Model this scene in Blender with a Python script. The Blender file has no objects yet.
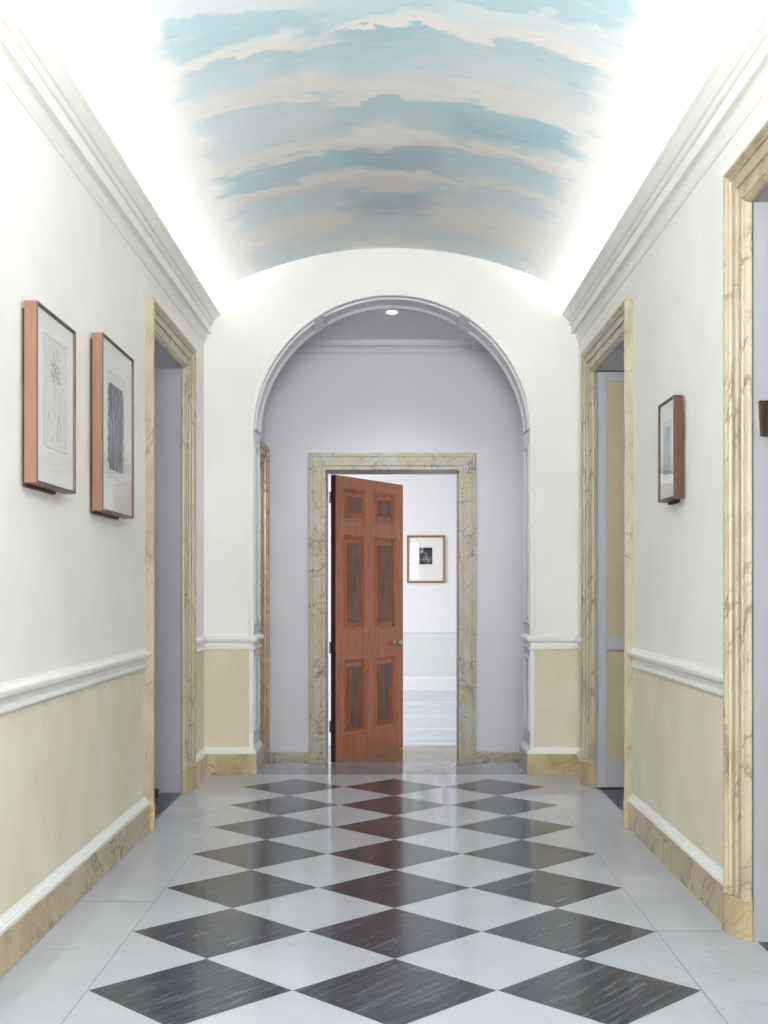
import bpy, bmesh, math, random
from mathutils import Vector, Matrix
random.seed(4)
C = bpy.context.scene.collection
PI = math.pi

# ------------------------------------------------------------------ helpers
def lin(c, a=1.0):
    r = []
    for v in c[:3]:
        v = v / 255.0
        r.append(v / 12.92 if v <= 0.04045 else ((v + 0.055) / 1.055) ** 2.4)
    return (r[0], r[1], r[2], a)

def tag(o, label=None, cat=None, group=None, kind=None):
    if label: o['label'] = label
    if cat: o['category'] = cat
    if group: o['group'] = group
    if kind: o['kind'] = kind
    return o

def empty(name, loc, label=None, cat=None, rz=0, group=None, kind=None):
    o = bpy.data.objects.new(name, None); C.objects.link(o)
    o.location = loc; o.rotation_euler = (0, 0, rz); o.empty_display_size = 0.1
    return tag(o, label, cat, group, kind)

def obj(name, bm, mats, parent=None, smooth=False, auto=None, bevel=None):
    bmesh.ops.recalc_face_normals(bm, faces=bm.faces)
    me = bpy.data.meshes.new(name); bm.to_mesh(me); bm.free()
    if not isinstance(mats, (list, tuple)): mats = [mats]
    for m in mats: me.materials.append(m)
    if smooth or auto is not None:
        for p in me.polygons: p.use_smooth = True
        if auto is not None: me.set_sharp_from_angle(angle=math.radians(auto))
    o = bpy.data.objects.new(name, me); C.objects.link(o)
    if parent: o.parent = parent
    if bevel:
        b = o.modifiers.new('bevel', 'BEVEL'); b.width = bevel; b.segments = 2; b.limit_method = 'ANGLE'
    return o

def struct(name, bm, mats, parent=None, **k):
    o = obj(name, bm, mats, parent, **k)
    if not parent: o['kind'] = 'structure'
    return o

def box(bm, x0, x1, y0, y1, z0, z1, mi=0):
    v = [bm.verts.new(p) for p in ((x0,y0,z0),(x1,y0,z0),(x1,y1,z0),(x0,y1,z0),(x0,y0,z1),(x1,y0,z1),(x1,y1,z1),(x0,y1,z1))]
    for f in ((0,3,2,1),(4,5,6,7),(0,1,5,4),(1,2,6,5),(2,3,7,6),(3,0,4,7)):
        bm.faces.new([v[i] for i in f]).material_index = mi
    return v

def boxes(*bs):
    bm = bmesh.new()
    for b in bs: box(bm, *b)
    return bm

def quad(bm, pts, mi=0):
    f = bm.faces.new([bm.verts.new(p) for p in pts]); f.material_index = mi
    return f

def run(path, profile, side=1):
    """sweep a closed (d,z) profile along a horizontal polyline with mitred corners;
    d is the distance from the wall line towards the left (side=1) or right (side=-1)"""
    bm = bmesh.new(); n = len(path); rings = []
    for i, p in enumerate(path):
        p = Vector(p)
        dirs = []
        if i > 0: dirs.append((p - Vector(path[i-1])).normalized())
        if i < n-1: dirs.append((Vector(path[i+1]) - p).normalized())
        ns = [Vector((-d.y, d.x)) * side for d in dirs]
        m = ns[0] if len(ns) == 1 else (ns[0] + ns[1]) / (1 + ns[0].dot(ns[1]))
        rings.append([bm.verts.new((p.x + m.x*d, p.y + m.y*d, z)) for d, z in profile])
    k = len(profile)
    for a, b in zip(rings, rings[1:]):
        for j in range(k):
            bm.faces.new((a[j], a[(j+1) % k], b[(j+1) % k], b[j]))
    bm.faces.new(rings[0]); bm.faces.new(list(reversed(rings[-1])))
    return bm

def casing(u0, u1, ztop, prof, z0, conv):
    """mitred architrave: outer rectangle u0..u1 up to ztop, profile (inset, depth); conv(u,z,d)->xyz"""
    bm = bmesh.new(); rows = []
    for w, d in prof:
        rows.append([bm.verts.new(conv(u, z, d)) for u, z in ((u0+w, z0), (u0+w, ztop-w), (u1-w, ztop-w), (u1-w, z0))])
    k = len(rows)
    for i in range(k):
        a, b = rows[i], rows[(i+1) % k]
        for j in range(3):
            bm.faces.new((a[j], a[j+1], b[j+1], b[j]))
    bm.faces.new([r[0] for r in rows]); bm.faces.new([r[3] for r in reversed(rows)])
    return bm

# ------------------------------------------------------------------ materials
def mat(name):
    m = bpy.data.materials.new(name); m.use_nodes = True
    nt = m.node_tree
    return m, nt, nt.nodes['Principled BSDF']

def N(nt, t, **k):
    n = nt.nodes.new(t)
    for a, b in k.items():
        if a in n.inputs: n.inputs[a].default_value = b
        else: setattr(n, a, b)
    return n

def coords(nt, scale=(1,1,1), rot=(0,0,0), loc=(0,0,0), kind='POINT'):
    tc = N(nt, 'ShaderNodeTexCoord'); mp = N(nt, 'ShaderNodeMapping'); mp.vector_type = kind
    mp.inputs['Scale'].default_value = scale; mp.inputs['Rotation'].default_value = rot; mp.inputs['Location'].default_value = loc
    nt.links.new(tc.outputs['Object'], mp.inputs['Vector'])
    return mp.outputs['Vector']

def noise(nt, vec, scale, detail=4, dist=0.0, rough=0.55):
    n = N(nt, 'ShaderNodeTexNoise'); n.inputs['Scale'].default_value = scale
    n.inputs['Detail'].default_value = detail; n.inputs['Distortion'].default_value = dist; n.inputs['Roughness'].default_value = rough
    nt.links.new(vec, n.inputs['Vector']); return n.outputs['Fac']

def ramp(nt, fac, stops, interp='LINEAR'):
    r = N(nt, 'ShaderNodeValToRGB'); cr = r.color_ramp; cr.interpolation = interp
    while len(cr.elements) > 1: cr.elements.remove(cr.elements[0])
    cr.elements[0].position = stops[0][0]; cr.elements[0].color = stops[0][1]
    for p, c in stops[1:]:
        e = cr.elements.new(p); e.color = c
    nt.links.new(fac, r.inputs['Fac']); return r.outputs['Color']

def mix(nt, fac, a, b, mode='MIX'):
    n = N(nt, 'ShaderNodeMix'); n.data_type = 'RGBA'; n.blend_type = mode
    for s, v in ((n.inputs[0], fac), (n.inputs[6], a), (n.inputs[7], b)):
        if hasattr(v, 'links') or hasattr(v, 'is_linked'): nt.links.new(v, s)
        else: s.default_value = v
    return n.outputs[2]

def math_n(nt, op, a, b=0.0, c=None, clamp=False):
    n = N(nt, 'ShaderNodeMath'); n.operation = op; n.use_clamp = clamp
    for i, v in enumerate((a, b) if c is None else (a, b, c)):
        if hasattr(v, 'is_linked'): nt.links.new(v, n.inputs[i])
        else: n.inputs[i].default_value = v
    return n.outputs[0]

def bumpy(nt, bs, fac, strength=0.1, dist=0.01):
    b = N(nt, 'ShaderNodeBump'); b.inputs['Strength'].default_value = strength; b.inputs['Distance'].default_value = dist
    nt.links.new(fac, b.inputs['Height']); nt.links.new(b.outputs['Normal'], bs.inputs['Normal'])

def plain(name, c, rough=0.5, metal=0.0, var=0.04, scale=6, spec=0.5):
    m, nt, bs = mat(name)
    a = lin(c); lo = tuple(max(0, v*(1-var)) for v in a[:3]) + (1,); hi = tuple(min(1, v*(1+var)) for v in a[:3]) + (1,)
    f = noise(nt, coords(nt), scale, 5)
    nt.links.new(ramp(nt, f, [(0.3, lo), (0.7, hi)]), bs.inputs['Base Color'])
    bs.inputs['Roughness'].default_value = rough; bs.inputs['Metallic'].default_value = metal
    bs.inputs['Specular IOR Level'].default_value = spec
    return m

def wall_paint(name, up, low, zsplit):
    """limewashed cream plaster, a yellower dado colour under the chair rail"""
    m, nt, bs = mat(name)
    tc = N(nt, 'ShaderNodeTexCoord'); sx = N(nt, 'ShaderNodeSeparateXYZ'); nt.links.new(tc.outputs['Object'], sx.inputs[0])
    f = noise(nt, coords(nt, (1, 1, 1)), 2.0, 7, .4)
    cu = ramp(nt, f, [(0.3, lin([v*0.972 for v in up])), (0.7, lin([min(255, v*1.01) for v in up]))])
    f2 = noise(nt, coords(nt, (1, 1, .9), loc=(4, 2, 7)), 2.6, 8, .3)
    cl = ramp(nt, f2, [(0.28, lin([low[0]*.95, low[1]*.94, low[2]*.90])), (0.55, lin(low)), (0.78, lin([low[0]*1.02, low[1]*1.03, low[2]*1.08]))])
    s = math_n(nt, 'GREATER_THAN', sx.outputs['Z'], zsplit)
    nt.links.new(mix(nt, s, cl, cu), bs.inputs['Base Color'])
    bs.inputs['Roughness'].default_value = 0.62
    bumpy(nt, bs, noise(nt, coords(nt), 90, 4), 0.05, 0.002)
    return m

def marble(name, light, mid, vein, vscale=2.6, rot=(0.5, 0.6, 0.3), vstr=0.8, rough=0.18, grey=None, loc=(0,0,0), stretch=(1,1,1)):
    m, nt, bs = mat(name)
    stretch = tuple(1/q for q in stretch)
    v = coords(nt, stretch, rot, loc, kind='TEXTURE')
    f = noise(nt, v, vscale*1.1, 8, 1.2, .6)
    col = ramp(nt, f, [(0.30, lin(mid)), (0.52, lin(light)), (0.75, lin([min(255, q*1.04) for q in light]))])
    if grey:
        g = noise(nt, coords(nt, (1,1,1), rot, (7, 3, 1)), vscale*.9, 5, .8)
        col = mix(nt, ramp(nt, g, [(0.47, (0,0,0,1)), (0.66, (1,1,1,1))]), col, lin(grey))
    def veins(sc, off, width, strength, col):
        n = noise(nt, coords(nt, stretch, rot, off, kind='TEXTURE'), sc, 6, .9, .55)
        a = math_n(nt, 'ABSOLUTE', math_n(nt, 'SUBTRACT', n, 0.5))
        msk = math_n(nt, 'SUBTRACT', 1.0, math_n(nt, 'DIVIDE', a, width), clamp=True)
        brk = noise(nt, coords(nt, (1,1,1), (0,0,0), (off[1], off[2], off[0])), sc*1.3, 3)
        msk = math_n(nt, 'MULTIPLY', math_n(nt, 'MULTIPLY', msk, strength), ramp(nt, brk, [(0.40, (0,0,0,1)), (0.60, (1,1,1,1))]), clamp=True)
        return mix(nt, msk, col, lin(vein))
    col = veins(vscale, (1, 5, 2), 0.020, vstr, col)
    col = veins(vscale*2.3, (9, 1, 4), 0.012, vstr*.6, col)
    nt.links.new(col, bs.inputs['Base Color'])
    bs.inputs['Roughness'].default_value = rough
    return m

M = {}
M['wall'] = wall_paint('cream_plaster', (246, 244, 238), (236, 227, 208), 0.93)
M['end'] = wall_paint('pale_plaster_end_wall', (243, 242, 239), (225, 215, 195), 0.93)
M['trim'] = plain('white_gloss_paint', (244, 243, 240), 0.35, var=.015)
M['cornice'] = plain('cream_white_cornice_paint', (246, 245, 240), 0.5, var=.015)
M['lilac'] = plain('pale_lilac_grey_paint', (224, 224, 232), 0.5, var=.015, scale=2)
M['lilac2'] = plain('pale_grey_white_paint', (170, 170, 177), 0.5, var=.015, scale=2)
M['cream_marble'] = marble('cream_veined_marble', (186, 174, 150), (165, 149, 121), (112, 94, 74), 2.6, vstr=.85, rough=.32, rot=(.5, .4, 0), stretch=(1.5, 1.5, .55))
M['base_marble'] = marble('tan_veined_marble', (192, 173, 138), (168, 145, 109), (108, 86, 64), 2.6, rot=(.75, .65, 0), vstr=.9, stretch=(1.8, 1.8, .5))
M['grey_marble'] = marble('grey_veined_cream_marble', (196, 184, 158), (186, 170, 138), (100, 102, 116), 5.0, rough=.42, rot=(0.3, 0.9, 0.4), vstr=1.0, grey=(197, 195, 190))
M['dark_base'] = marble('grey_marble_reveal_base', (165, 166, 174), (146, 147, 155), (90, 92, 104), 4, vstr=.6)

def floor_white():
    m, nt, bs = mat('white_marble_floor')
    f = noise(nt, coords(nt), 1.3, 7, .8, .6)
    col = ramp(nt, f, [(0.3, lin((182, 187, 198))), (0.6, lin((195, 199, 209))), (0.8, lin((200, 204, 213)))])
    for sc, off, w, s in ((1.7, (3, 1, 0), .022, .20), (4.2, (8, 2, 0), .02, .10)):
        n = noise(nt, coords(nt, (1, .55, 1), (0, 0, .7), off), sc, 7, 1.5, .6)
        a = math_n(nt, 'ABSOLUTE', math_n(nt, 'SUBTRACT', n, 0.5))
        msk = math_n(nt, 'MULTIPLY', math_n(nt, 'SUBTRACT', 1.0, math_n(nt, 'DIVIDE', a, w), clamp=True), s)
        brk = noise(nt, coords(nt, loc=off), 1.4, 3)
        msk = math_n(nt, 'MULTIPLY', msk, ramp(nt, brk, [(0.45, (0,0,0,1)), (0.62, (1,1,1,1))]))
        col = mix(nt, msk, col, lin((140, 142, 152)))
    nt.links.new(col, bs.inputs['Base Color'])
    bs.inputs['Roughness'].default_value = 0.10
    return m
def floor_black():
    m, nt, bs = mat('charcoal_slate_tile')
    ang = math.atan2(.78, .62)
    v = coords(nt, (.8, .075, 1), (0, 0, ang), kind='TEXTURE')
    f = noise(nt, v, 3.0, 9, .5, .68)
    col = ramp(nt, f, [(0.36, lin((38, 43, 54))), (0.50, lin((56, 62, 75))), (0.62, lin((80, 87, 100))), (0.78, lin((126, 134, 148)))])
    f2 = noise(nt, coords(nt, (.35, .05, 1), (0, 0, ang), (2, 2, 0), kind='TEXTURE'), 6, 8, .3, .6)
    col = mix(nt, ramp(nt, f2, [(0.66, (0,0,0,1)), (0.80, (.8,.8,.8,1))]), col, lin((165, 166, 170)))
    nt.links.new(col, bs.inputs['Base Color'])
    bs.inputs['Roughness'].default_value = 0.14; bs.inputs['IOR'].default_value = 1.42
    bumpy(nt, bs, f, 0.04, .002)
    return m
M['fw'] = floor_white(); M['fb'] = floor_black()
M['seam'] = plain('grey_grout', (112, 112, 118), .6)
M['slab'] = marble('grey_marble_threshold', (142, 144, 152), (130, 132, 140), (96, 98, 106), 3, vstr=.2, rough=.07)
M['slate'] = plain('dark_slate_side_floor', (66, 67, 74), .3, var=.15, scale=9)

def wood(name, c1, c2, rough=.32, sc=(14, 14, 1.1), nscale=2.4, glossy=.5):
    m, nt, bs = mat(name)
    f = noise(nt, coords(nt, sc), nscale, 8, 1.2, .62)
    col = ramp(nt, f, [(0.30, lin(c2)), (0.62, lin(c1))])
    f2 = noise(nt, coords(nt, (sc[0]*5, sc[1]*5, sc[2]*2)), nscale, 3)
    col = mix(nt, ramp(nt, f2, [(0.35, (.25,.25,.25,1)), (0.6, (0,0,0,1))]), col, lin([v*.75 for v in c2]))
    nt.links.new(col, bs.inputs['Base Color'])
    bs.inputs['Roughness'].default_value = rough; bs.inputs['Specular IOR Level'].default_value = glossy
    bumpy(nt, bs, f2, .06, .001)
    return m
M['mahog'] = wood('red_brown_mahogany', (202, 128, 88), (168, 96, 62), .24)
M['mahog_panel'] = wood('dark_flame_mahogany_panel', (150, 84, 56), (84, 47, 36), .16, (10, 10, 1.4), 2.0)
M['mahog_edge'] = wood('dark_door_edge', (70, 32, 20), (44, 18, 12), .5)
M['frame_tan'] = wood('orange_tan_oak', (152, 110, 90), (145, 102, 82), .45, (10, 10, 1), 2)
M['frame_red'] = wood('red_brown_oak', (94, 48, 33), (80, 40, 27), .45, (10, 10, 1), 2)
M['frame_lip'] = plain('dark_bronze_lip', (84, 76, 70), .4)
M['cleat'] = wood('dark_red_cleat_wood', (92, 46, 34), (60, 30, 22), .6)
M['gold'] = plain('dull_gilt_wood', (150, 116, 74), .35, var=.2, scale=30)
M['mount'] = plain('off_white_mount_board', (240, 239, 234), .8, var=.01)
M['paper'] = plain('pale_grey_paper', (228, 227, 223), .8, var=.02, scale=20)
M['crease'] = plain('plate_mark_line', (186, 182, 178), .8)
M['graphite'] = plain('faint_graphite_line', (150, 146, 148), .8)
M['brass'] = plain('aged_nickel', (196, 190, 176), .18, 1.0)
M['tan_panel'] = plain('tan_fabric_panel', (192, 178, 152), .75, var=.05, scale=14)
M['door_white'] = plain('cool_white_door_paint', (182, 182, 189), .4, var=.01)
M['dark_wood'] = wood('very_dark_brown_wood', (62, 28, 18), (44, 20, 13), .5)
M['far_wall'] = plain('white_far_room_paint', (240, 240, 240), .6, var=.01)
M['far_dado'] = plain('pale_green_grey_dado_paint', (226, 232, 230), .6, var=.01)
M['far_floor'] = marble('pale_grey_far_floor', (196, 203, 212), (182, 190, 200), (150, 158, 170), 1.4, rot=(0, 0, 0), vstr=.5, rough=.15, stretch=(.35, 1.6, 1))
M['oak'] = wood('brown_oak_boards', (176, 148, 116), (116, 92, 70), .16, (1.0, 16, 1), 2.2)
M['ceil'] = plain('grey_white_ceiling_paint', (240, 240, 243), .7, var=.01)
def glassy():
    m, nt, bs = mat('picture_glass')
    out = nt.nodes['Material Output']
    tr = N(nt, 'ShaderNodeBsdfTransparent'); gl = N(nt, 'ShaderNodeBsdfGlossy'); gl.inputs['Roughness'].default_value = .02
    ge = N(nt, 'ShaderNodeNewGeometry'); dt = N(nt, 'ShaderNodeVectorMath'); dt.operation = 'DOT_PRODUCT'
    nt.links.new(ge.outputs['Normal'], dt.inputs[0]); nt.links.new(ge.outputs['Incoming'], dt.inputs[1])
    c = math_n(nt, 'SUBTRACT', 1.0, math_n(nt, 'ABSOLUTE', dt.outputs['Value']), clamp=True)
    f = math_n(nt, 'ADD', .01, math_n(nt, 'MULTIPLY', math_n(nt, 'POWER', c, 5.0), .5), clamp=True)   # thin-pane Fresnel
    mx = N(nt, 'ShaderNodeMixShader')
    nt.links.new(f, mx.inputs[0]); nt.links.new(tr.outputs[0], mx.inputs[1]); nt.links.new(gl.outputs[0], mx.inputs[2])
    nt.links.new(mx.outputs[0], out.inputs['Surface'])
    return m
M['glass'] = glassy()
def lamp_mat():
    m, nt, bs = mat('lit_lamp_lens')
    bs.inputs['Emission Color'].default_value = (1, .97, .92, 1); bs.inputs['Emission Strength'].default_value = 30
    return m
M['lamp'] = lamp_mat()

# ------------------------------------------------------------------ sizes
XL, XR = -1.335, 1.310          # plaster faces of the corridor
YN, YE = -3.0, 8.35             # near end, arch wall
AXC, AR, AZ = -0.0085, 0.98, 2.404   # arch centre, radius, springing height
YB = 8.77                       # back of the arch wall
ZF = -0.20                      # floor level beyond the step
YF = 9.9                        # far wall with the mahogany door
VXC, VR, VZ = -0.0125, 2.63, 3.714   # vault

# ------------------------------------------------------------------ floor
bm = bmesh.new()
e = 1.347
quad(bm, [(-e, YN, 0), (e, YN, 0), (e, 8.332, 0), (-e, 8.332, 0)], 0)
D = 0.662
for k in range(-1, 16):
    if k < 0: continue
    yc = 8.142 - D/2 - k*D
    if yc < YN + .4: break
    for j in (-1, 0, 1):
        h = D/2 - 0.0015; x = j*.664 + 0.006
        quad(bm, [(x-h-.001, yc, .0006), (x, yc-h, .0006), (x+h+.001, yc, .0006), (x, yc+h, .0006)], 1)
def strip(x0, x1, y0, y1, z=.0004): quad(bm, [(x0, y0, z), (x1, y0, z), (x1, y1, z), (x0, y1, z)], 2)
for s in (-1, 1):
    strip(s*.9985+.005-.0016, s*.9985+.005+.0016, YN, 8.33)
for y in (6.355, 4.935, 3.3, 1.7, 0.1, -1.5): strip(-e, -.993, y-.003, y+.003)
for y in (6.44, 4.51, 3.0, 1.4, -.2, -1.8): strip(1.003, e, y-.003, y+.003)
for x in (0, D, -D): strip(x-.001, x+.001, 8.146, 8.33)
struct('floor', bm, [M['fw'], M['fb'], M['seam']])
# grey threshold slab, its rounded nosing over the step down
bm = bmesh.new()
prof = [(8.332, -.2), (8.332, 0), (8.875, 0), (8.89, -.004), (8.896, -.014), (8.89, -.03), (8.87, -.034), (8.87, -.2)]
a = [bm.verts.new((-1.08, y, z)) for y, z in prof]; b = [bm.verts.new((1.12, y, z)) for y, z in prof]
for i in range(len(prof)): bm.faces.new((a[i], a[(i+1) % 8], b[(i+1) % 8], b[i]))
bm.faces.new(a); bm.faces.new(b)
struct('floor_threshold', bm, M['slab'])
struct('floor_vestibule', boxes((-1.6, 1.6, 8.87, 10.26, ZF-.05, ZF)), M['fw'])  # unseen floor, made white to bounce light up to the vestibule ceiling
struct('floor_boards', boxes((-4.0, 4.5, 10.26, 11.37, ZF-.05, ZF)), M['oak'])
struct('floor_far_room', boxes((-4.0, 4.5, 11.37, 17.6, ZF-.05, ZF+.004)), M['far_floor'])
struct('floor_side_left', boxes((-3.4, -e, 5.2, 8.9, -.05, 0)), M['slate'])
struct('floor_side_right', boxes((e, 3.4, 2.2, 8.9, -.05, 0)), M['slate'])

# ------------------------------------------------------------------ corridor walls
ZW = 3.42
D1 = (6.528, 7.590, 2.722)      # opening y0, y1, head
D2 = (6.614, 7.793, 2.735)
D3 = (3.200, 4.372, 2.733)
TH = .30
G = .012
struct('wall_left', boxes((XL-TH, XL, YN, D1[0]-G, 0, ZW), (XL-TH, XL, D1[1]+G, YE, 0, ZW), (XL-TH, XL, D1[0]-G, D1[1]+G, D1[2]+G, ZW)), M['wall'])
struct('wall_right', boxes((XR, XR+TH, YN, D3[0]-G, 0, ZW), (XR, XR+TH, D3[1]+G, D2[0]-G, 0, ZW), (XR, XR+TH, D2[1]+G, YE, 0, ZW),
                           (XR, XR+TH, D2[0]-G, D2[1]+G, D2[2]+G, ZW), (XR, XR+TH, D3[0]-G, D3[1]+G, D3[2]+G, ZW)), M['wall'])
struct('wall_back', boxes((XL-TH, XR+TH, YN-.1, YN, 0, 3.8)), M['wall'])

# arch wall
def arch_pts(r, n=48, xc=AXC):
    return [(xc + r*math.cos(t), AZ + r*math.sin(t)) for t in [PI*i/n for i in range(n+1)]]   # right to left
bm = bmesh.new()
zt = 3.80
outl = [(XL-TH, 0), (XL-TH, zt)] + [(XR+TH, zt), (XR+TH, 0), (AXC+AR, 0)] + arch_pts(AR) + [(AXC-AR, 0)]
# quads between arch and outer frame, avoids one huge n-gon
ap = arch_pts(AR)
def outer(px, pz):
    dx, dz = px-AXC, pz-AZ
    sc = []
    if dx > 1e-6: sc.append((XR+TH-AXC)/dx)
    if dx < -1e-6: sc.append((XL-TH-AXC)/dx)
    if dz > 1e-6: sc.append((zt-AZ)/dz)
    s = min(sc); return (AXC+dx*s, AZ+dz*s)
angs = sorted(set([PI*i/48 for i in range(49)] + [math.atan2(zt-AZ, XR+TH-AXC), PI - math.atan2(zt-AZ, AXC-XL+TH)]))
inn = [(AXC+AR*math.cos(t), AZ+AR*math.sin(t)) for t in angs]
out = [outer(*p) for p in inn]
inn = [(AXC+AR, 0)] + inn + [(AXC-AR, 0)]; out = [(XR+TH, 0)] + out + [(XL-TH, 0)]
vi = [[bm.verts.new((x, y, z)) for x, z in inn] for y in (YE, YB)]
vo = [[bm.verts.new((x, y, z)) for x, z in out] for y in (YE, YB)]
for i in range(len(inn)-1):
    bm.faces.new((vi[0][i], vi[0][i+1], vo[0][i+1], vo[0][i])).material_index = 0
    bm.faces.new((vi[1][i], vo[1][i], vo[1][i+1], vi[1][i+1])).material_index = 1
    bm.faces.new((vi[0][i], vi[1][i], vi[1][i+1], vi[0][i+1])).material_index = 1
    bm.faces.new((vo[0][i], vo[0][i+1], vo[1][i+1], vo[1][i])).material_index = 1
struct('wall_arch', bm, [M['end'], M['lilac']])

# white architrave round the arch opening + reveal panelling (trim)
def arch_frame_s(r_in, prof, z0):
    """sweep (outward radial offset, y) profile up the jamb, round the arch, down"""
    bm = bmesh.new(); rings = []
    st = [('j', z) for z in (z0, 1.2, AZ)]
    path = [(1, z0, 0)] 
    pts = []
    for z in (z0, AZ*.5): pts.append((1.0, 0.0, AXC, z))
    for i in range(65):
        t = PI*i/64; pts.append((math.cos(t), math.sin(t), AXC, AZ))
    for z in (AZ*.5, z0): pts.append((-1.0, 0.0, AXC, z))
    for nx, nz, cx, cz in pts:
        rings.append([bm.verts.new((cx + nx*(r_in+o), y, cz + nz*(r_in+o))) for o, y in prof])
    k = len(prof)
    for a, b in zip(rings, rings[1:]):
        for j in range(k): bm.faces.new((a[j], a[(j+1) % k], b[(j+1) % k], b[j]))
    bm.faces.new(rings[0]); bm.faces.new(rings[-1])
    return bm
tr = arch_frame_s(AR, [(-.004, YE+.01), (-.006, YE-.006), (0, YE-.014), (.008, YE-.014), (.012, YE-.008), (.024, YE-.008), (.030, YE-.003), (.030, YE+.01)], .19)
struct('trim_1', tr, M['trim'], auto=30)

def reveal_pt(s, t, lift):
    """s: height on jamb (s<=AZ) else AZ + arc length; side by sign handled outside"""
    r = AR - lift
    return r
def ring_panel(s0, s1, t0, t1, mapper, w=.016, h=.010, seg=1):
    """raised bead framing a panel; mapper(s,t,lift)->xyz"""
    bm = bmesh.new()
    prof = [(0, 0), (.15*w, h*.8), (.4*w, h), (.7*w, h*.55), (w, 0)]
    def loop(off):
        a0, a1, b0, b1 = s0+off, s1-off, t0+off, t1-off
        L = []
        for i in range(seg): L.append((a0+(a1-a0)*i/seg, b0))
        L.append((a1, b0))
        for i in range(seg): L.append((a1+(a0-a1)*i/seg, b1))
        L.append((a0, b1))
        return L
    rows = [[bm.verts.new(mapper(s, t, h_)) for s, t in loop(off)] for off, h_ in prof]
    n = len(rows[0])
    for a, b in zip(rows, rows[1:]):
        for j in range(n): bm.faces.new((a[j], a[(j+1) % n], b[(j+1) % n], b[j]))
    return bm
def mp_left(s, t, l): return (AXC-AR+l, t, s)
def mp_right(s, t, l): return (AXC+AR-l, t, s)
def mp_arc(s, t, l): return (AXC+(AR-l)*math.cos(s), t, AZ+(AR-l)*math.sin(s))
def merge(parts):
    res = bmesh.new()
    for p in parts:
        me = bpy.data.meshes.new('tmp'); p.to_mesh(me); p.free(); res.from_mesh(me); bpy.data.meshes.remove(me)
    return res
t0, t1 = YE+.075, YB-.07
parts = []
for mpf in (mp_left, mp_right):
    parts.append(ring_panel(.30, .82, t0, t1, mpf)); parts.append(ring_panel(.325, .795, t0+.03, t1-.03, mpf, .01, .006))
    parts.append(ring_panel(1.06, 2.33, t0, t1, mpf)); parts.append(ring_panel(1.085, 2.305, t0+.03, t1-.03, mpf, .01, .006))
for a0, a1 in ((.04, .97), (1.05, PI-1.05), (PI-.97, PI-.04)):
    parts.append(ring_panel(a0, a1, t0, t1, mp_arc, .02, .014, 24))
    parts.append(ring_panel(a0+.035, a1-.035, t0+.035, t1-.035, mp_arc, .012, .007, 24))
struct('trim_2', merge(parts), M['lilac'], auto=30)

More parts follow.
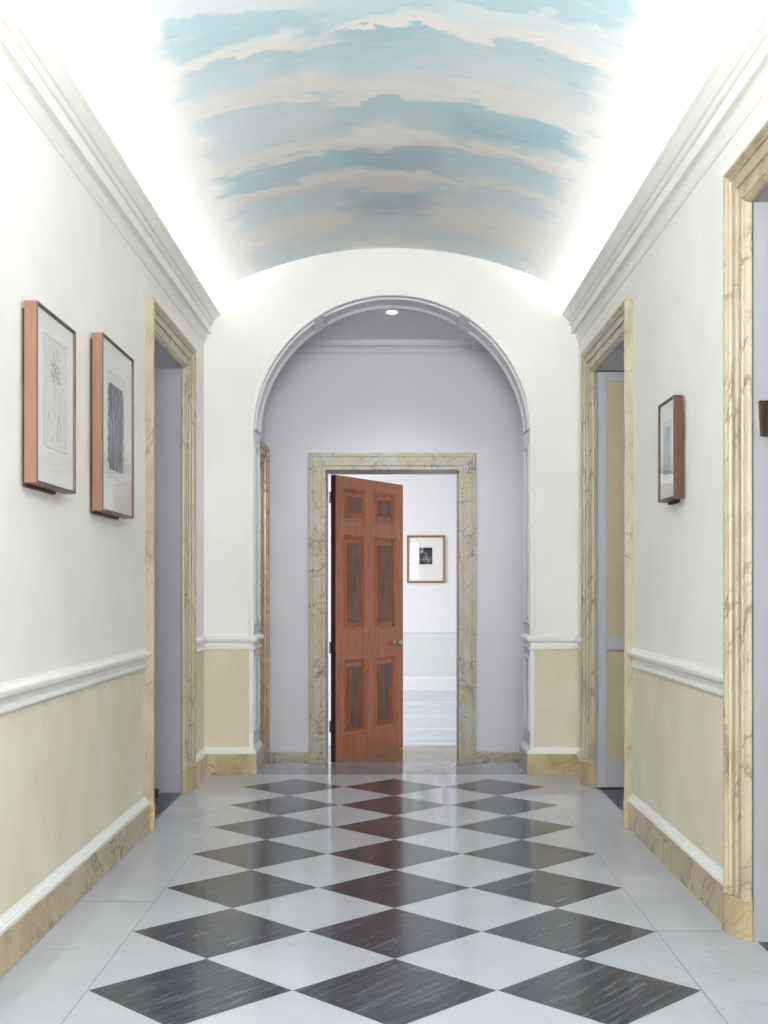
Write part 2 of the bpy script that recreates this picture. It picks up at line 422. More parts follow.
# ------------------------------------------------------------------ vault with painted sky
def vz(x): return VZ - VR + math.sqrt(VR*VR - (x-VXC)**2)
def y_of(xp, yp):
    """depth on the vault of a spot in the mural"""
    t = 0.0065
    for _ in range(40):
        X = (xp-393)*t; X = max(-1.6, min(1.6, X)); t = (vz(X)-1.3)/(590-yp)
    return t*1183
def mural():
    m, nt, bs = mat('painted_sky_mural')
    tc = N(nt, 'ShaderNodeTexCoord'); sx = N(nt, 'ShaderNodeSeparateXYZ'); nt.links.new(tc.outputs['Object'], sx.inputs[0])
    X, Y = sx.outputs['X'], sx.outputs['Y']
    w1 = noise(nt, coords(nt, (1.1, .9, 0), loc=(3.1, 0, 0)), 1.5, 3, .0)
    w2 = noise(nt, coords(nt, (2.6, 3.2, 0), loc=(0, 5.7, 0)), 2.2, 7, .8, .62)
    # billows: rounded cloud heads with sharp feet between them
    bl = math_n(nt, 'ABSOLUTE', math_n(nt, 'SINE', math_n(nt, 'ADD', math_n(nt, 'MULTIPLY', X, 3.6), math_n(nt, 'MULTIPLY', noise(nt, coords(nt, (.8, 1.6, 0), loc=(9, 1, 0)), 1.4, 2), 9.0))))
    wy = math_n(nt, 'ADD', Y, math_n(nt, 'MULTIPLY', math_n(nt, 'SUBTRACT', w1, .5), .42))
    wy = math_n(nt, 'ADD', wy, math_n(nt, 'MULTIPLY', math_n(nt, 'SUBTRACT', w2, .5), .30))
    wy = math_n(nt, 'ADD', wy, math_n(nt, 'MULTIPLY', math_n(nt, 'SUBTRACT', bl, .6), .11))
    fac = math_n(nt, 'DIVIDE', math_n(nt, 'SUBTRACT', wy, 4.4), 4.3)
    P = dict(pale=(216,226,231), blue=(184,211,221), deep=(168,200,213), mid=(201,220,227), cream=(234,232,228), white=(236,236,235),
             pink=(224,218,219), slate=(172,196,211), soft=(207,219,229), lt=(217,227,232))
    cols = {
      'L': [(0,'pale'),(10,'lt'),(13,'blue'),(38,'blue'),(46,'pale'),(52,'cream'),(57,'cream'),(60,'blue'),(74,'mid'),(88,'pale'),(98,'cream'),(110,'cream'),(114,'mid'),(135,'pale'),(150,'lt'),(160,'cream'),(168,'cream'),(172,'blue'),(192,'blue'),(198,'cream'),(205,'pink'),(210,'mid'),(228,'pale'),(240,'cream'),(252,'cream'),(262,'lt')],
      'C': [(0,'mid'),(8,'blue'),(14,'pale'),(22,'cream'),(27,'cream'),(29,'deep'),(48,'blue'),(60,'mid'),(76,'pale'),(88,'cream'),(98,'cream'),(100,'blue'),(122,'mid'),(131,'white'),(140,'white'),(145,'pink'),(149,'slate'),(168,'slate'),(173,'cream'),(182,'pink'),(187,'pink'),(190,'blue'),(206,'slate'),(220,'pale'),(234,'lt'),(241,'cream'),(247,'cream')],
      'R': [(0,'blue'),(14,'blue'),(18,'lt'),(34,'lt'),(42,'cream'),(51,'cream'),(54,'blue'),(72,'mid'),(90,'pale'),(102,'cream'),(114,'white'),(118,'blue'),(142,'deep'),(152,'blue'),(164,'cream'),(168,'pink'),(172,'blue'),(194,'mid'),(201,'cream'),(206,'soft'),(222,'pale'),(232,'cream'),(250,'cream'),(262,'lt')]}
    xs = {'L': 245, 'C': 392, 'R': 540}
    rs = {}
    for k, st in cols.items():
        stops = []
        for yp, c in st:
            p = (y_of(xs[k], yp)-4.4)/4.3
            stops.append((min(1, max(0, p)), lin(P[c])))
        rs[k] = ramp(nt, fac, stops)
    xw = math_n(nt, 'ADD', X, math_n(nt, 'MULTIPLY', math_n(nt, 'SUBTRACT', noise(nt, coords(nt, (1, 1.2, 0), loc=(2, 8, 0)), 2, 4), .5), .5))
    fl = ramp(nt, math_n(nt, 'ADD', math_n(nt, 'MULTIPLY', xw, .5), .5), [(.30, (1,1,1,1)), (.42, (0,0,0,1))], 'EASE')
    fr = ramp(nt, math_n(nt, 'ADD', math_n(nt, 'MULTIPLY', xw, .5), .5), [(.57, (0,0,0,1)), (.69, (1,1,1,1))], 'EASE')
    col = mix(nt, fl, rs['C'], rs['L']); col = mix(nt, fr, col, rs['R'])
    # brushed wisps
    n1 = noise(nt, coords(nt, (1.4, 7, 0), (0, 0, .12)), 2.5, 9, 1.0, .65)
    col = mix(nt, ramp(nt, n1, [(.50, (0,0,0,1)), (.72, (.55,.55,.55,1))]), col, lin((218, 221, 221)))
    n2 = noise(nt, coords(nt, (1.2, 5, 0), (0, 0, -.1), (5, 0, 0)), 2.5, 9, 1.0, .65)
    col = mix(nt, ramp(nt, n2, [(.56, (0,0,0,1)), (.75, (.4,.4,.4,1))]), col, lin((150, 184, 198)))
    n3 = noise(nt, coords(nt), 38, 4)
    col = mix(nt, ramp(nt, n3, [(.35, (0,0,0,1)), (.7, (.10,.10,.10,1))]), col, lin((236, 236, 234)))
    # cove-light washout put into the colour: mural fades to off-white towards the cornices
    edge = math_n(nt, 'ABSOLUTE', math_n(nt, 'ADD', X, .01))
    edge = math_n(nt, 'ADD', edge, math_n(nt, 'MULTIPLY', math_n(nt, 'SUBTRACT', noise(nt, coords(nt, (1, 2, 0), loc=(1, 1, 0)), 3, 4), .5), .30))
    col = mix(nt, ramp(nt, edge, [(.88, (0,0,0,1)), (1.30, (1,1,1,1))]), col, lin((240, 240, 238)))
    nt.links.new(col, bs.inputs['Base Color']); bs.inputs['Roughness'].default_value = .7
    bs.inputs['Specular IOR Level'].default_value = .2
    return m
bm = bmesh.new(); n = 64
for yy, fl in ((YN, 0),):
    A, B, A2, B2 = [], [], [], []
    for i in range(n+1):
        x = XL + (XR-XL)*i/n; z = vz(x)
        A.append(bm.verts.new((x, YN, z))); B.append(bm.verts.new((x, YE+.01, z)))
        A2.append(bm.verts.new((x, YN, z+.06))); B2.append(bm.verts.new((x, YE+.01, z+.06)))
    for i in range(n):
        bm.faces.new((A[i], A[i+1], B[i+1], B[i])); bm.faces.new((A2[i], B2[i], B2[i+1], A2[i+1]))
    for i in (0, n): bm.faces.new((A[i], B[i], B2[i], A2[i]))
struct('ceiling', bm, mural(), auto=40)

# ------------------------------------------------------------------ cornices, rails, skirting
corn = [(0, 3.045), (.008, 3.045), (.011, 3.051), (.008, 3.056), (.004, 3.058), (.004, 3.063), (.010, 3.068), (.017, 3.078), (.018, 3.085),
        (.018, 3.096), (.020, 3.106), (.026, 3.112), (.040, 3.110), (.050, 3.104), (.054, 3.104), (.054, 3.158), (.047, 3.160), (.047, 3.166),
        (.060, 3.168), (.067, 3.175), (.068, 3.184), (.062, 3.191), (.058, 3.193), (.058, 3.198), (.074, 3.200), (.082, 3.206),
        (.090, 3.216), (.102, 3.230), (.113, 3.236), (.118, 3.238), (.118, 3.248), (.108, 3.248), (.085, 3.21), (.05, 3.175), (.05, 3.168), (0, 3.168)]
corn = [p for p in corn if p != (.05, 3.175) and p != (.05, 3.168)]
corn[-2:] = [(.085, 3.225), (.040, 3.172), (0, 3.172)]
cl = run([(XL, YN), (XL, YE)], corn, -1); struct('trim_3', cl, M['cornice'], auto=18)
cr = run([(XR, YN), (XR, YE)], corn, 1); struct('trim_4', cr, M['cornice'], auto=18)

rail = [(0, .880), (.010, .880), (.016, .884), (.018, .891), (.016, .898), (.010, .902), (.004, .904), (.004, .926), (.010, .932), (.020, .935),
        (.028, .940), (.032, .949), (.032, .959), (.027, .967), (.018, .971), (.009, .974), (.006, .983), (0, .984)]
basep = [(0, 0), (.027, 0), (.027, .140), (.024, .146), (0, .146)]
mold = [(0, .146), (.024, .146), (.024, .160), (.019, .163), (.018, .169), (.012, .174), (.010, .181), (.005, .184), (.004, .190), (0, .191)]
JL, JR = AXC-AR, AXC+AR
paths = {
  'left': [([(XL, YN), (XL, D1[0]-.155)], -1), ([(XL, D1[1]+.154), (XL, YE), (JL, YE), (JL, YB)], -1)],
  'right': [([(XR, D2[0]-.155), (XR, D3[1]+.155)], -1), ([(JR, YB), (JR, YE), (XR, YE), (XR, D2[1]+.155)], -1), ([(XR, D3[0]-.155), (XR, YN)], -1)]}
tn = 5
for side in ('left', 'right'):
    bms, mds, rls = [], [], []
    for pth, sd in paths[side]:
        bms.append(run(pth, basep, sd)); mds.append(run(pth, mold, sd)); rls.append(run(pth, rail, sd))
    b = struct('baseboard_'+side, merge(bms), M['base_marble'])
    mo = obj('baseboard_moulding', merge(mds), M['trim'], b, auto=30)
    struct('trim_%d' % tn, merge(rls), M['trim'], auto=30); tn += 1
# grey marble facing of the base inside the arch reveal
for nm, x0, x1 in (('trim_7', JL, JL+.0285), ('trim_8', JR-.0285, JR)):
    struct(nm, boxes((x0, x1, YE+.002, YB+.06, 0.0, .147)), M['dark_base'])

# ------------------------------------------------------------------ door surrounds
cprof = [(0, -.002), (0, .042), (.004, .047), (.014, .047), (.018, .044), (.024, .034), (.032, .030), (.034, .036), (.039, .036), (.041, .026),
         (.046, .024), (.082, .024), (.083, .014), (.088, .012), (.128, .012), (.130, .017), (.137, .017), (.139, .011), (.146, .008), (.152, .000), (.155, -.006), (.155, -.022), (.150, -.022), (.150, -.002)]
cflat = [(0, -.002), (0, .030), (.004, .035), (.030, .035), (.032, .028), (.037, .028), (.039, .034), (.114, .034), (.118, .024), (.150, .022), (.155, .018), (.155, -.030), (.150, -.030), (.150, -.002)]
def surround(name, axis, face, sgn, u0, u1, zt_, z0, m, m_pl, depth, jm, plinth=.146, w=.155, inner=None, jambmat=None, shape=None):
    """axis 'x': opening in a wall whose face is x=face, room side is sgn; 'y' likewise"""
    if axis == 'x': conv = lambda u, z, d: (face + sgn*d, u, z)
    else: conv = lambda u, z, d: (u, face + sgn*d, z)
    root = empty(name, conv((u0+u1)/2, z0, 0), kind='structure')
    inv = Matrix.Translation(-root.location)
    def add(nm, bm, mt, **k):
        bmesh.ops.transform(bm, matrix=inv, verts=bm.verts)
        return obj(nm, bm, mt, root, **k)
    prof = [(a*w/.155, b) for a, b in (shape or cprof)]
    add('casing', casing(u0-w, u1+w, zt_+w, prof, z0, conv), m, auto=28)
    for uo, dr in ((u0-w-.003, 1), (u1+w+.003, -1)):
        bm = bmesh.new(); k = w/.155
        pp = [(0, -.022), (0, .050), (.030*k, .050), (.161*k, .012), (.161*k, -.020), (.02, -.022)]
        lo = [bm.verts.new(conv(uo+dr*a, z0, d)) for a, d in pp]; hi = [bm.verts.new(conv(uo+dr*a, z0+plinth, d)) for a, d in pp]
        for q in range(len(pp)): bm.faces.new((lo[q], lo[(q+1) % len(pp)], hi[(q+1) % len(pp)], hi[q]))
        bm.faces.new(lo); bm.faces.new(hi)
        add('plinth_block', bm, m_pl, bevel=.0015)
    # painted jamb lining
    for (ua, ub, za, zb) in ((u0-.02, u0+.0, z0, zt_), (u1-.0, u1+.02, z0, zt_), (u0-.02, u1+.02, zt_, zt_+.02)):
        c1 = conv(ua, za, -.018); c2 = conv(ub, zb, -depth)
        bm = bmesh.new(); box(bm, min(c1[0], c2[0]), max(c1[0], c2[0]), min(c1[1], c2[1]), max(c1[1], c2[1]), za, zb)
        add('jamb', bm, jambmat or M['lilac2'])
    return root
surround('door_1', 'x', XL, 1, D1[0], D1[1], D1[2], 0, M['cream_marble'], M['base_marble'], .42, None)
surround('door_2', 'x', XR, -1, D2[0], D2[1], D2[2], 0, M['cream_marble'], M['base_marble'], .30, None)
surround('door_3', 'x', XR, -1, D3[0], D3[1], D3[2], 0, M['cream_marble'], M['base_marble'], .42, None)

# ------------------------------------------------------------------ side rooms behind the openings
def room(name, x0, x1, y0, y1, z0, z1, m, skip=()):
    bs = []
    t = .08
    if 'L' not in skip: bs.append((x0-t, x0, y0, y1, z0, z1))
    if 'R' not in skip: bs.append((x1, x1+t, y0, y1, z0, z1))
    if 'N' not in skip: bs.append((x0-t, x1+t, y0-t, y0, z0, z1))
    if 'F' not in skip: bs.append((x0-t, x1+t, y1, y1+t, z0, z1))
    bs.append((x0-t, x1+t, y0-t, y1+t, z1, z1+t))
    return struct(name, boxes(*bs), m)
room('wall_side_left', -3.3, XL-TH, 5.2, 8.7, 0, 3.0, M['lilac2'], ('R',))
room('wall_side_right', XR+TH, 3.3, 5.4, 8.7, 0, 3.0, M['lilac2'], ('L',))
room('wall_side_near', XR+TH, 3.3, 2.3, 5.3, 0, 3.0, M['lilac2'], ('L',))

# ------------------------------------------------------------------ vestibule
VL, VR_ = -1.075, 1.15
struct('ceiling_vestibule', boxes((-1.6, 1.6, YB, YF+.1, 3.385, 3.5)), M['ceil'])
V4 = (8.99, 9.70, 2.32)
struct('wall_vestibule_left', boxes((VL-.25, VL, YB, V4[0]-G, ZF, 3.385), (VL-.25, VL, V4[1]+G, YF, ZF, 3.385), (VL-.25, VL, V4[0]-G, V4[1]+G, V4[2]+G, 3.385),
        (VL-.9, VL-.25, YB, YB+.02, ZF, 3.385), (VL-.9, VL-.25, YF-.02, YF, ZF, 3.385), (VL-.92, VL-.9, YB, YF, ZF, 3.385)), M['lilac'])
struct('wall_vestibule_right', boxes((VR_, VR_+.25, YB, YF, ZF, 3.385)), M['lilac'])
FO = (-.561, .550, 2.302)      # far opening x0,x1,head
struct('wall_far', boxes((-4.0, FO[0]-G, YF, YF+.355, ZF, 3.5), (FO[1]+G, 4.5, YF, YF+.355, ZF, 3.5), (FO[0]-G, FO[1]+G, YF, YF+.355, FO[2]+G, 3.5)), M['lilac'])
surround('door_4', 'x', VL, 1, V4[0], V4[1], V4[2], ZF, M['base_marble'], M['base_marble'], .24, None, jambmat=M['base_marble'])
surround('door_5', 'y', YF, -1, FO[0], FO[1], FO[2], ZF, M['grey_marble'], M['grey_marble'], .36, None, w=.141, jambmat=M['lilac'], shape=cflat)
vc = [(0, 3.272), (.016, 3.275), (.021, 3.288), (.016, 3.300), (.004, 3.303), (.006, 3.318), (.02, 3.335), (.040, 3.342), (.042, 3.36), (.05, 3.385), (0, 3.385)]
struct('trim_9', run([(VL, YB), (VL, YF), (VR_, YF), (VR_, YB)], vc, -1), M['lilac'], auto=30)
vb = run([(VL, V4[1]+.158), (VL, YF), (FO[0]-.145, YF)], [(a*.6, z+ZF) for a, z in basep], -1)
vb2 = run([(FO[1]+.145, YF), (VR_, YF), (VR_, YB+.1)], [(a*.6, z+ZF) for a, z in basep], -1)
b = struct('baseboard_vestibule', merge([vb, vb2]), M['grey_marble'])

# recessed ceiling light
t = empty('recessed_ceiling_light', (-.008, 8.875, 3.385), 'small round recessed downlight lit in the ceiling behind the arch', 'ceiling light')
def lathe(prof, n=32):
    bm = bmesh.new(); rows = [[bm.verts.new((r*math.cos(2*PI*i/n), r*math.sin(2*PI*i/n), z)) for i in range(n)] for r, z in prof]
    for a, b in zip(rows, rows[1:]):
        for i in range(n): bm.faces.new((a[i], a[(i+1) % n], b[(i+1) % n], b[i]))
    if prof[0][0] < .02 or True:
        pass
    return bm, rows
bm, rows = lathe([(.078, 0), (.078, -.004), (.070, -.007), (.052, -.005), (.040, -.001), (.034, -.002)])
obj('trim_ring', bm, M['ceil'], t, smooth=True)
bm, rows = lathe([(.036, -.003), (.03, -.005), (.02, -.0062), (.001, -.007)]); obj('lens', bm, M['lamp'], t, smooth=True)

# ------------------------------------------------------------------ room beyond the door
YR = 17.57
struct('wall_room_end', boxes((-4.0, 4.5, YR, YR+.1, ZF, 3.3)), M['far_wall'])
struct('wall_room_left', boxes((-4.1, -4.0, YF+.36, YR, ZF, 3.3)), M['far_wall'])
struct('wall_room_right', boxes((4.5, 4.6, YF+.36, YR, ZF, 3.3)), M['far_wall'])
struct('ceiling_room', boxes((-4.1, 4.6, YF+.36, YR+.1, 3.3, 3.4)), M['far_wall'])
struct('wall_dado', boxes((-4.0, 4.5, YR-.012, YR, 0.01, .66)), M['far_dado'])
struct('trim_10', run([(4.5, YR), (-4.0, YR)], [(0, .655), (.02, .655), (.03, .67), (.03, .685), (.015, .695), (0, .697)], 1), M['far_wall'], auto=30)
struct('baseboard_room', run([(4.5, YR), (-4.0, YR)], [(0, ZF), (.03, ZF), (.03, -.02), (.02, .005), (.008, .015), (0, .015)], 1), M['far_wall'])

# ------------------------------------------------------------------ mahogany six-panel door
A = Vector((-.496, 10.22)); Bp = Vector((.095, 11.22)); W = (Bp-A).length; ang = math.atan2(1.0, .591)
z0, z1 = ZF+.006, 2.296; T = .048
t = empty('panelled_door', (A.x, A.y, ZF), 'red-brown mahogany six-panel door standing ajar with a round metal knob', 'door', rz=ang)
# local frame: x along the width, -y is the side we see, z height above ZF
zb = z0-ZF; zt2 = z1-ZF
us = [0, .1025*W, .437*W, .545*W, .888*W, W]
zs = [zb, .220, .897, 1.140, 1.990, 2.106, 2.404, zt2]
def door_leaf():
    bm = bmesh.new()
    # stiles, rails and mullions with real openings
    box(bm, us[0], us[1], 0, T, zb, zt2); box(bm, us[4], us[5], 0, T, zb, zt2); 
    for a, b in ((0, 1), (2, 3), (4, 5), (6, 7)): box(bm, us[1], us[4], 0, T, zs[a], zs[b])
    for a, b in ((1, 2), (3, 4), (5, 6)): box(bm, us[2], us[3], 0, T, zs[a], zs[b])
    return bm
obj('stiles_and_rails', door_leaf(), M['mahog'], t)
obj('hinge_edge', boxes((-.0015, 0, 0, T, zb, zt2)), M['mahog_edge'], t)
def panel(x0, x1, za, zc):
    bm = bmesh.new()
    for yf, s in ((0.0, 1), (T, -1)):
        prof = [(0, 0), (.004, -.003), (.010, -.003), (.016, .004), (.028, .010), (.030, .024), (.036, .026), (.040, .026), (.078, .008), (.082, .003)]
        rows = []
        for w, d in prof:
            y = yf + s*d
            rows.append([bm.verts.new(p) for p in ((x0+w, y, za+w), (x1-w, y, za+w), (x1-w, y, zc-w), (x0+w, y, zc-w))])
        for a, b in zip(rows, rows[1:]):
            for j in range(4): 
                f = bm.faces.new((a[j], a[(j+1) % 4], b[(j+1) % 4], b[j])); f.material_index = 1 if rows.index(a) < 8 else 0
        bm.faces.new(rows[-1])
    return bm
for (a, b) in ((1, 2), (3, 4), (5, 6)):
    for (c, d) in ((1, 2), (3, 4)):
        obj('door_panel', panel(us[c], us[d], zs[a], zs[b]), [M['mahog_panel'], M['mahog']], t)
bm, rows = lathe([(.001, 0), (.028, 0), (.029, .004), (.024, .008), (.012, .010), (.009, .022), (.009, .034), (.018, .042), (.027, .050), (.030, .060), (.026, .070), (.014, .077), (.001, .079)], 24)
bmesh.ops.transform(bm, matrix=Matrix.Translation((.862*W, 0, 1.007)) @ Matrix.Rotation(PI/2, 4, 'X'), verts=bm.verts)
o = obj('door_knob', bm, M['brass'], t, smooth=True); o['label'] = 'round polished metal door knob'
for hz in (.32, 1.0, 2.3):
    bm = bmesh.new(); bmesh.ops.create_cone(bm, cap_ends=True, segments=12, radius1=.008, radius2=.008, depth=.10)
    bmesh.ops.transform(bm, matrix=Matrix.Translation((-.009, T+.003, hz)), verts=bm.verts)
    obj('hinge', bm, M['brass'], t)
obj('lock_plate', boxes((W, W+.0015, .012, .036, .93, 1.08)), M['brass'], t)

# ------------------------------------------------------------------ white glazed-style door leaf in the right opening
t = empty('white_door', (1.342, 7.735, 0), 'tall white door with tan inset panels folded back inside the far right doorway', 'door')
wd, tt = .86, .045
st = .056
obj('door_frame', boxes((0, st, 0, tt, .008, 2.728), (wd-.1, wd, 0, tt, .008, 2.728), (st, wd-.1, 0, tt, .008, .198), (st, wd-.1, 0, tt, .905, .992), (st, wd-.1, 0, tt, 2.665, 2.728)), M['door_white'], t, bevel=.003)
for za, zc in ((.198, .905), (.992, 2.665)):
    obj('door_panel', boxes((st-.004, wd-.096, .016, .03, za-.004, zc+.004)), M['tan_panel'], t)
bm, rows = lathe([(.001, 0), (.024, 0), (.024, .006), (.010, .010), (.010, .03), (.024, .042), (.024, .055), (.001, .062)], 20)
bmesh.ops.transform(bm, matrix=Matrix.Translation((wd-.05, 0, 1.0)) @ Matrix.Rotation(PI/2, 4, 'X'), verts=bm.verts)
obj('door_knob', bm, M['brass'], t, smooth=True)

# ------------------------------------------------------------------ framed pictures
def picture(name, label, wall_x, sgn, y0, y1, z0, z1, depth, wood_m, art, gap=.016, edge=.010, group=None):
    """sgn +1: hangs on the left wall facing +x"""
    w, h = y1-y0, z1-z0
    r = empty(name, (wall_x, (y0+y1)/2, z0), label, 'picture', rz=(0 if sgn > 0 else PI), group=group)
    # local: x out of the wall, y along, z up
    X0, X1 = gap, gap+depth
    hw = w/2
    obj('frame', boxes((X0, X1-.004, -hw, -hw+edge, 0, h), (X0, X1-.004, hw-edge, hw, 0, h), (X0, X1-.004, -hw+edge, hw-edge, 0, edge), (X0, X1-.004, -hw+edge, hw-edge, h-edge, h)), wood_m, r)
    e2 = edge*.8
    obj('front_lip', boxes((X1-.004, X1, -hw, -hw+e2, 0, h), (X1-.004, X1, hw-e2, hw, 0, h), (X1-.004, X1, -hw+e2, hw-e2, 0, e2), (X1-.004, X1, -hw+e2, hw-e2, h-e2, h)), M['frame_lip'], r)
    obj('backing_frame', boxes((0, X0, -hw+.03, hw-.12, -.012, h-.02)), M['cleat'], r)
    mx = X1-.010
    obj('mount', boxes((mx-.004, mx, -hw+edge, hw-edge, edge, h-edge)), M['mount'], r)
    bm = bmesh.new(); quad(bm, [(X1-.006, -hw+edge, edge), (X1-.006, hw-edge, edge), (X1-.006, hw-edge, h-edge), (X1-.006, -hw+edge, h-edge)])
    art(r, mx, w, h)
    obj('glass', boxes((X1-.0065, X1-.005, -hw+edge, hw-edge, edge, h-edge)), M['glass'], r)
    return r

def sheet(r, x, ya, yb, za, zb, m, nm='print'):
    return obj(nm, boxes((x, x+.0008, ya, yb, za, zb)), m, r)
def strokes(lines, x, wdt):
    """ribbons in the (y,z) plane"""
    bm = bmesh.new()
    for L in lines:
        for a, b in zip(L, L[1:]):
            a, b = Vector(a), Vector(b); d = (b-a)
            if d.length < 1e-6: continue
            d.normalize(); nrm = Vector((-d.y, d.x))*wdt/2
            quad(bm, [(x, a.x+nrm.x, a.y+nrm.y), (x, a.x-nrm.x, a.y-nrm.y), (x, b.x-nrm.x, b.y-nrm.y), (x, b.x+nrm.x, b.y+nrm.y)])
    return bm

def ink_mat(name, cols, sc, thr, base=(228, 227, 223), rot=0.0):
    m, nt, bs = mat(name)
    f = noise(nt, coords(nt, sc), 10, 5, .6, .6)
    nt.links.new(ramp(nt, f, [(thr-.14, lin(cols[0])), (thr, lin(cols[1])), (thr+.12, lin(cols[2])), (thr+.22, lin(base))]), bs.inputs['Base Color'])
    bs.inputs['Roughness'].default_value = .8
    return m
M['ink_dark'] = ink_mat('streaked_grey_ink', ((52, 54, 66), (104, 106, 122), (166, 166, 180)), (1, 5, .8), .5)
M['ink_blue'] = ink_mat('pale_blue_grey_wash', ((150, 170, 182), (176, 194, 204), (196, 200, 206)), (1, 4, 2.2), .5, (216, 217, 220))
M['ink_bw'] = ink_mat('black_white_print', ((20, 20, 24), (70, 70, 76), (180, 180, 184)), (1, 1, 1), .52, (225, 225, 228))

def art_sketch(r, mx, w, h):
    ya, yb, za, zb = -.150, .150, .145, .560
    sheet(r, mx, ya, yb, za, zb, M['paper'], 'drawing_sheet')
    x = mx+.0014
    obj('plate_mark', strokes([[(ya, za), (yb, za), (yb, zb), (ya, zb), (ya, za)], [(yb-.04, za+.02), (yb-.015, za+.02), (yb-.015, za+.05)]], x, .0035), M['crease'], r)
    rnd = random.Random(3); L = []; T = []
    # a long thin figure-like scribble: vertical stem, tangled top, two hooked tails
    L.append([(-.012+.004*math.sin(i*1.3), .50-i*.012) for i in range(20)])
    for k in range(16):
        cx, cz = rnd.uniform(-.07, .06), rnd.uniform(.40, .52)
        T.append([(cx+rnd.uniform(-.022, .022), cz+rnd.uniform(-.02, .02)) for _ in range(5)])
    L.append([(.06-.0025*i+.012*math.sin(i*.35), .36-.012*i) for i in range(16)])
    L.append([(.045+.022*math.cos(a), .23+.045*math.sin(a)) for a in [i*.45 for i in range(15)]])
    L.append([(-.10+.003*i, .25+.005*i*(1 if i < 6 else -.2)) for i in range(10)])
    L.append([(-.02-.004*i, .20-.004*i) for i in range(9)])
    obj('pencil_tangle', strokes(T, x, .0032), M['graphite'], r)
    for q in L: obj('pencil_mark', strokes([q], x, .004), M['graphite'], r)
def ragged(bmx, ya, yb, za, zb, seed, n=26, amp=.008):
    rnd = random.Random(seed); bm = bmesh.new()
    l, rr = [], []
    for i in range(n+1):
        z = za+(zb-za)*i/n
        tp = .02*max(0, abs(i/n-.5)*2-.86)/.14
        l.append((ya+rnd.uniform(0, amp)+tp, z+rnd.uniform(-1, 1)*amp*.2)); rr.append((yb-rnd.uniform(0, amp)-tp, z+rnd.uniform(-1, 1)*amp*.2))
    for i in range(n):
        quad(bm, [(bmx, l[i][0], l[i][1]), (bmx, rr[i][0], rr[i][1]), (bmx, rr[i+1][0], rr[i+1][1]), (bmx, l[i+1][0], l[i+1][1])])
    return bm
def art_block(r, mx, w, h):
    c = -.035
    sheet(r, mx, c-.165, c+.185, .16, .64, M['paper'], 'print_sheet')
    obj('plate_mark', strokes([[(c-.165, .16), (c+.185, .16), (c+.185, .64), (c-.165, .64), (c-.165, .16)]], mx+.0014, .003), M['crease'], r)
    o = obj('ink_block', ragged(mx+.0016, c-.155, c+.16, .195, .59, 5, 34, .022), M['ink_dark'], r); o['label'] = 'ragged column of streaked grey ink'
def art_wash(r, mx, w, h):
    sheet(r, mx, -.085, .075, .10, .365, M['paper'], 'print_sheet')
    obj('plate_mark', strokes([[(-.085, .10), (.075, .10), (.075, .365), (-.085, .365), (-.085, .10)]], mx+.0014, .003), M['crease'], r)
    obj('ink_wash', ragged(mx+.0016, -.075, .062, .115, .340, 8, 18, .005), M['ink_blue'], r)
picture('framed_picture', 'large tan-framed faint pencil drawing, left of the two pictures on the left wall', XL, 1, 4.232, 4.747, 1.685, 2.336, .047, M['frame_tan'], art_sketch)
picture('framed_picture', 'tan-framed print of a ragged dark grey ink column beside the left doorway', XL, 1, 5.190, 5.810, 1.650, 2.430, .047, M['frame_tan'], art_block)
picture('framed_picture', 'small red-brown framed pale blue print alone on the right wall', XR, -1, 5.283, 5.596, 1.712, 2.171, .041, M['frame_red'], art_wash)

# gilt picture in the far room
r = empty('framed_picture', (.489, YR, 1.405), 'gilt-framed black and white print on the white wall beyond the open door', 'picture', rz=-PI/2)
hw, h, e1 = .283, .705, .028
def moulded_frame(hw, h, prof):
    bm = bmesh.new(); rows = []
    for w, d in prof:
        rows.append([bm.verts.new(p) for p in ((d, -hw+w, w), (d, hw-w, w), (d, hw-w, h-w), (d, -hw+w, h-w))])
    k = len(rows)
    for i in range(k):
        a, b = rows[i], rows[(i+1) % k]
        for j in range(4): bm.faces.new((a[j], a[(j+1) % 4], b[(j+1) % 4], b[j]))
    return bm
obj('frame', moulded_frame(hw, h, [(0, 0), (0, .025), (.008, .034), (.018, .028), (.026, .030), (.032, .016), (.032, 0)]), M['gold'], r)
obj('mount', boxes((.008, .012, -hw+.02, hw-.02, .02, h-.02)), M['mount'], r)
obj('print', boxes((.012, .0135, -.098, .094, .275, .525)), M['ink_bw'], r)
obj('glass', boxes((.017, .018, -hw+.03, hw-.03, .03, h-.03)), M['glass'], r)

# dark wooden plaque on the jamb of the near right doorway
r = empty('wall_plaque', (1.43, 4.372, 1.868), 'small dark brown wooden plaque fixed to the pale side of the near right doorway', 'plaque')
bm = bmesh.new(); quad(bm, [(-.072, 0, 0), (.08, 0, 0), (.08, 0, .130), (-.080, 0, .130)])
bm.free(); bm = bmesh.new()
vs = [(-.074, 0), (.08, 0), (.08, .130), (-.081, .130)]
f = [bm.verts.new((x, -.022, z)) for x, z in vs]; g = [bm.verts.new((x, 0, z)) for x, z in vs]
bm.faces.new(f); bm.faces.new(list(reversed(g)))
for i in range(4): bm.faces.new((f[i], f[(i+1) % 4], g[(i+1) % 4], g[i]))
obj('board', bm, M['dark_wood'], r, bevel=.002)
obj('inset_panel', boxes((-.055, .065, -.026, -.022, .02, .112)), M['dark_wood'], r, bevel=.002)

# turned wooden foot inside the left doorway
r = empty('wooden_door_stop', (-1.494, 7.42, 0), 'dark red-brown turned wooden stop on the floor inside the left doorway', 'door stop')
bm, rows = lathe([(.001, 0), (.022, 0), (.024, .008), (.016, .018), (.022, .030), (.026, .040), (.020, .050), (.001, .054)], 20)
obj('turned_foot', bm, M['dark_wood'], r, smooth=True)

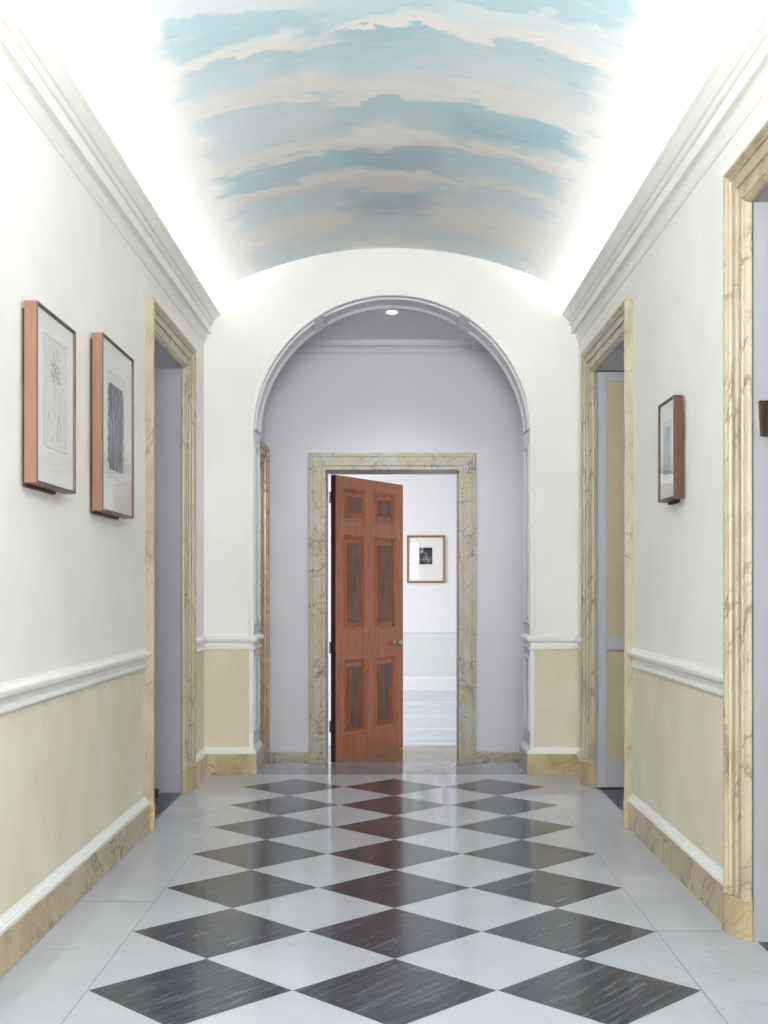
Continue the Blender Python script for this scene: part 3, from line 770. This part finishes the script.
# ------------------------------------------------------------------ lights
def area(name, loc, rot, sx, sy, power, col=(1, 1, 1), spread=None):
    l = bpy.data.lights.new(name, 'AREA'); l.shape = 'RECTANGLE'; l.size = sx; l.size_y = sy; l.energy = power; l.color = col
    if spread: l.spread = spread
    o = bpy.data.objects.new(name, l); C.objects.link(o); o.location = loc; o.rotation_euler = rot
    return o
ym = (YN+YE)/2; ln = YE-YN-.1
area('cove_light_left', (XL+.028, ym, 3.195), (0, PI+1.0, 0), .03, ln, 17, (1, 1, 1))
area('cove_light_right', (XR-.028, ym, 3.195), (0, PI-1.0, 0), .03, ln, 17, (1, 1, 1))
area('vault_fill', (0, 1.6, 2.6), (PI-.95, 0, 0), .9, 1.2, 25, (1, 1, 1), 1.8)  # unseen fill added to brighten the crown of the vault
area('near_end_fill', (0, YN+.05, 1.7), (PI/2, 0, PI), 2.3, 2.8, 190, (.93, .965, 1))  # fill light added at the near end, behind the camera
for y, e in ((1.0, 62), (-1.3, 50)):
    l = bpy.data.lights.new('corridor_fill', 'POINT'); l.energy = e; l.shadow_soft_size = .16; l.color = (1, .995, .985)  # unseen point fills, added to lift the side walls and vault
    o = bpy.data.objects.new('corridor_fill', l); C.objects.link(o); o.location = (0, y, 2.5)
l = bpy.data.lights.new('downlight', 'SPOT'); l.energy = 50; l.spot_size = 2.2; l.spot_blend = .8; l.shadow_soft_size = .05; l.color = (.95, .96, 1)
o = bpy.data.objects.new('downlight', l); C.objects.link(o); o.location = (-.008, 8.93, 3.37)
area('room_daylight', (-3.9, 14.0, 1.6), (0, -PI/2, 0), 2.4, 4.5, 130, (.99, .99, 1))
area('room_top_fill', (-2.4, 14.0, 3.25), (0, 0, 0), 2, 3, 50, (1, .99, .98))  # fill added to brighten the far room, kept off to one side
area('side_left_daylight', (-3.2, 7.0, 1.7), (0, -PI/2, 0), 1.6, 1.6, 8, (.95, .96, 1))
area('side_right_daylight', (3.2, 7.0, 1.7), (0, PI/2, 0), 1.6, 1.6, 12, (1, .98, .96))
area('side_near_daylight', (3.2, 3.6, 1.7), (0, PI/2, 0), 1.6, 1.6, 3, (.95, .96, 1))

w = bpy.data.worlds.new('World'); bpy.context.scene.world = w; w.use_nodes = True
w.node_tree.nodes['Background'].inputs[0].default_value = (.8, .88, 1, 1); w.node_tree.nodes['Background'].inputs[1].default_value = .3

# ------------------------------------------------------------------ camera
cam = bpy.data.cameras.new('camera'); co = bpy.data.objects.new('camera', cam); C.objects.link(co)
co.location = (0, 0, 1.3); co.rotation_euler = (PI/2, 0, 0)
cam.sensor_fit = 'HORIZONTAL'; cam.sensor_width = 36; cam.lens = 36*1183/768
# horizontal fit: both shifts are in units of the image width
cam.shift_x = -9/768; cam.shift_y = 78/768
cam.clip_start = .02
sc = bpy.context.scene
sc.camera = co
sc.view_settings.view_transform = 'Standard'; sc.view_settings.look = 'None'
sc.view_settings.exposure = 0.36; sc.view_settings.gamma = 1; sc.view_settings.use_curve_mapping = False
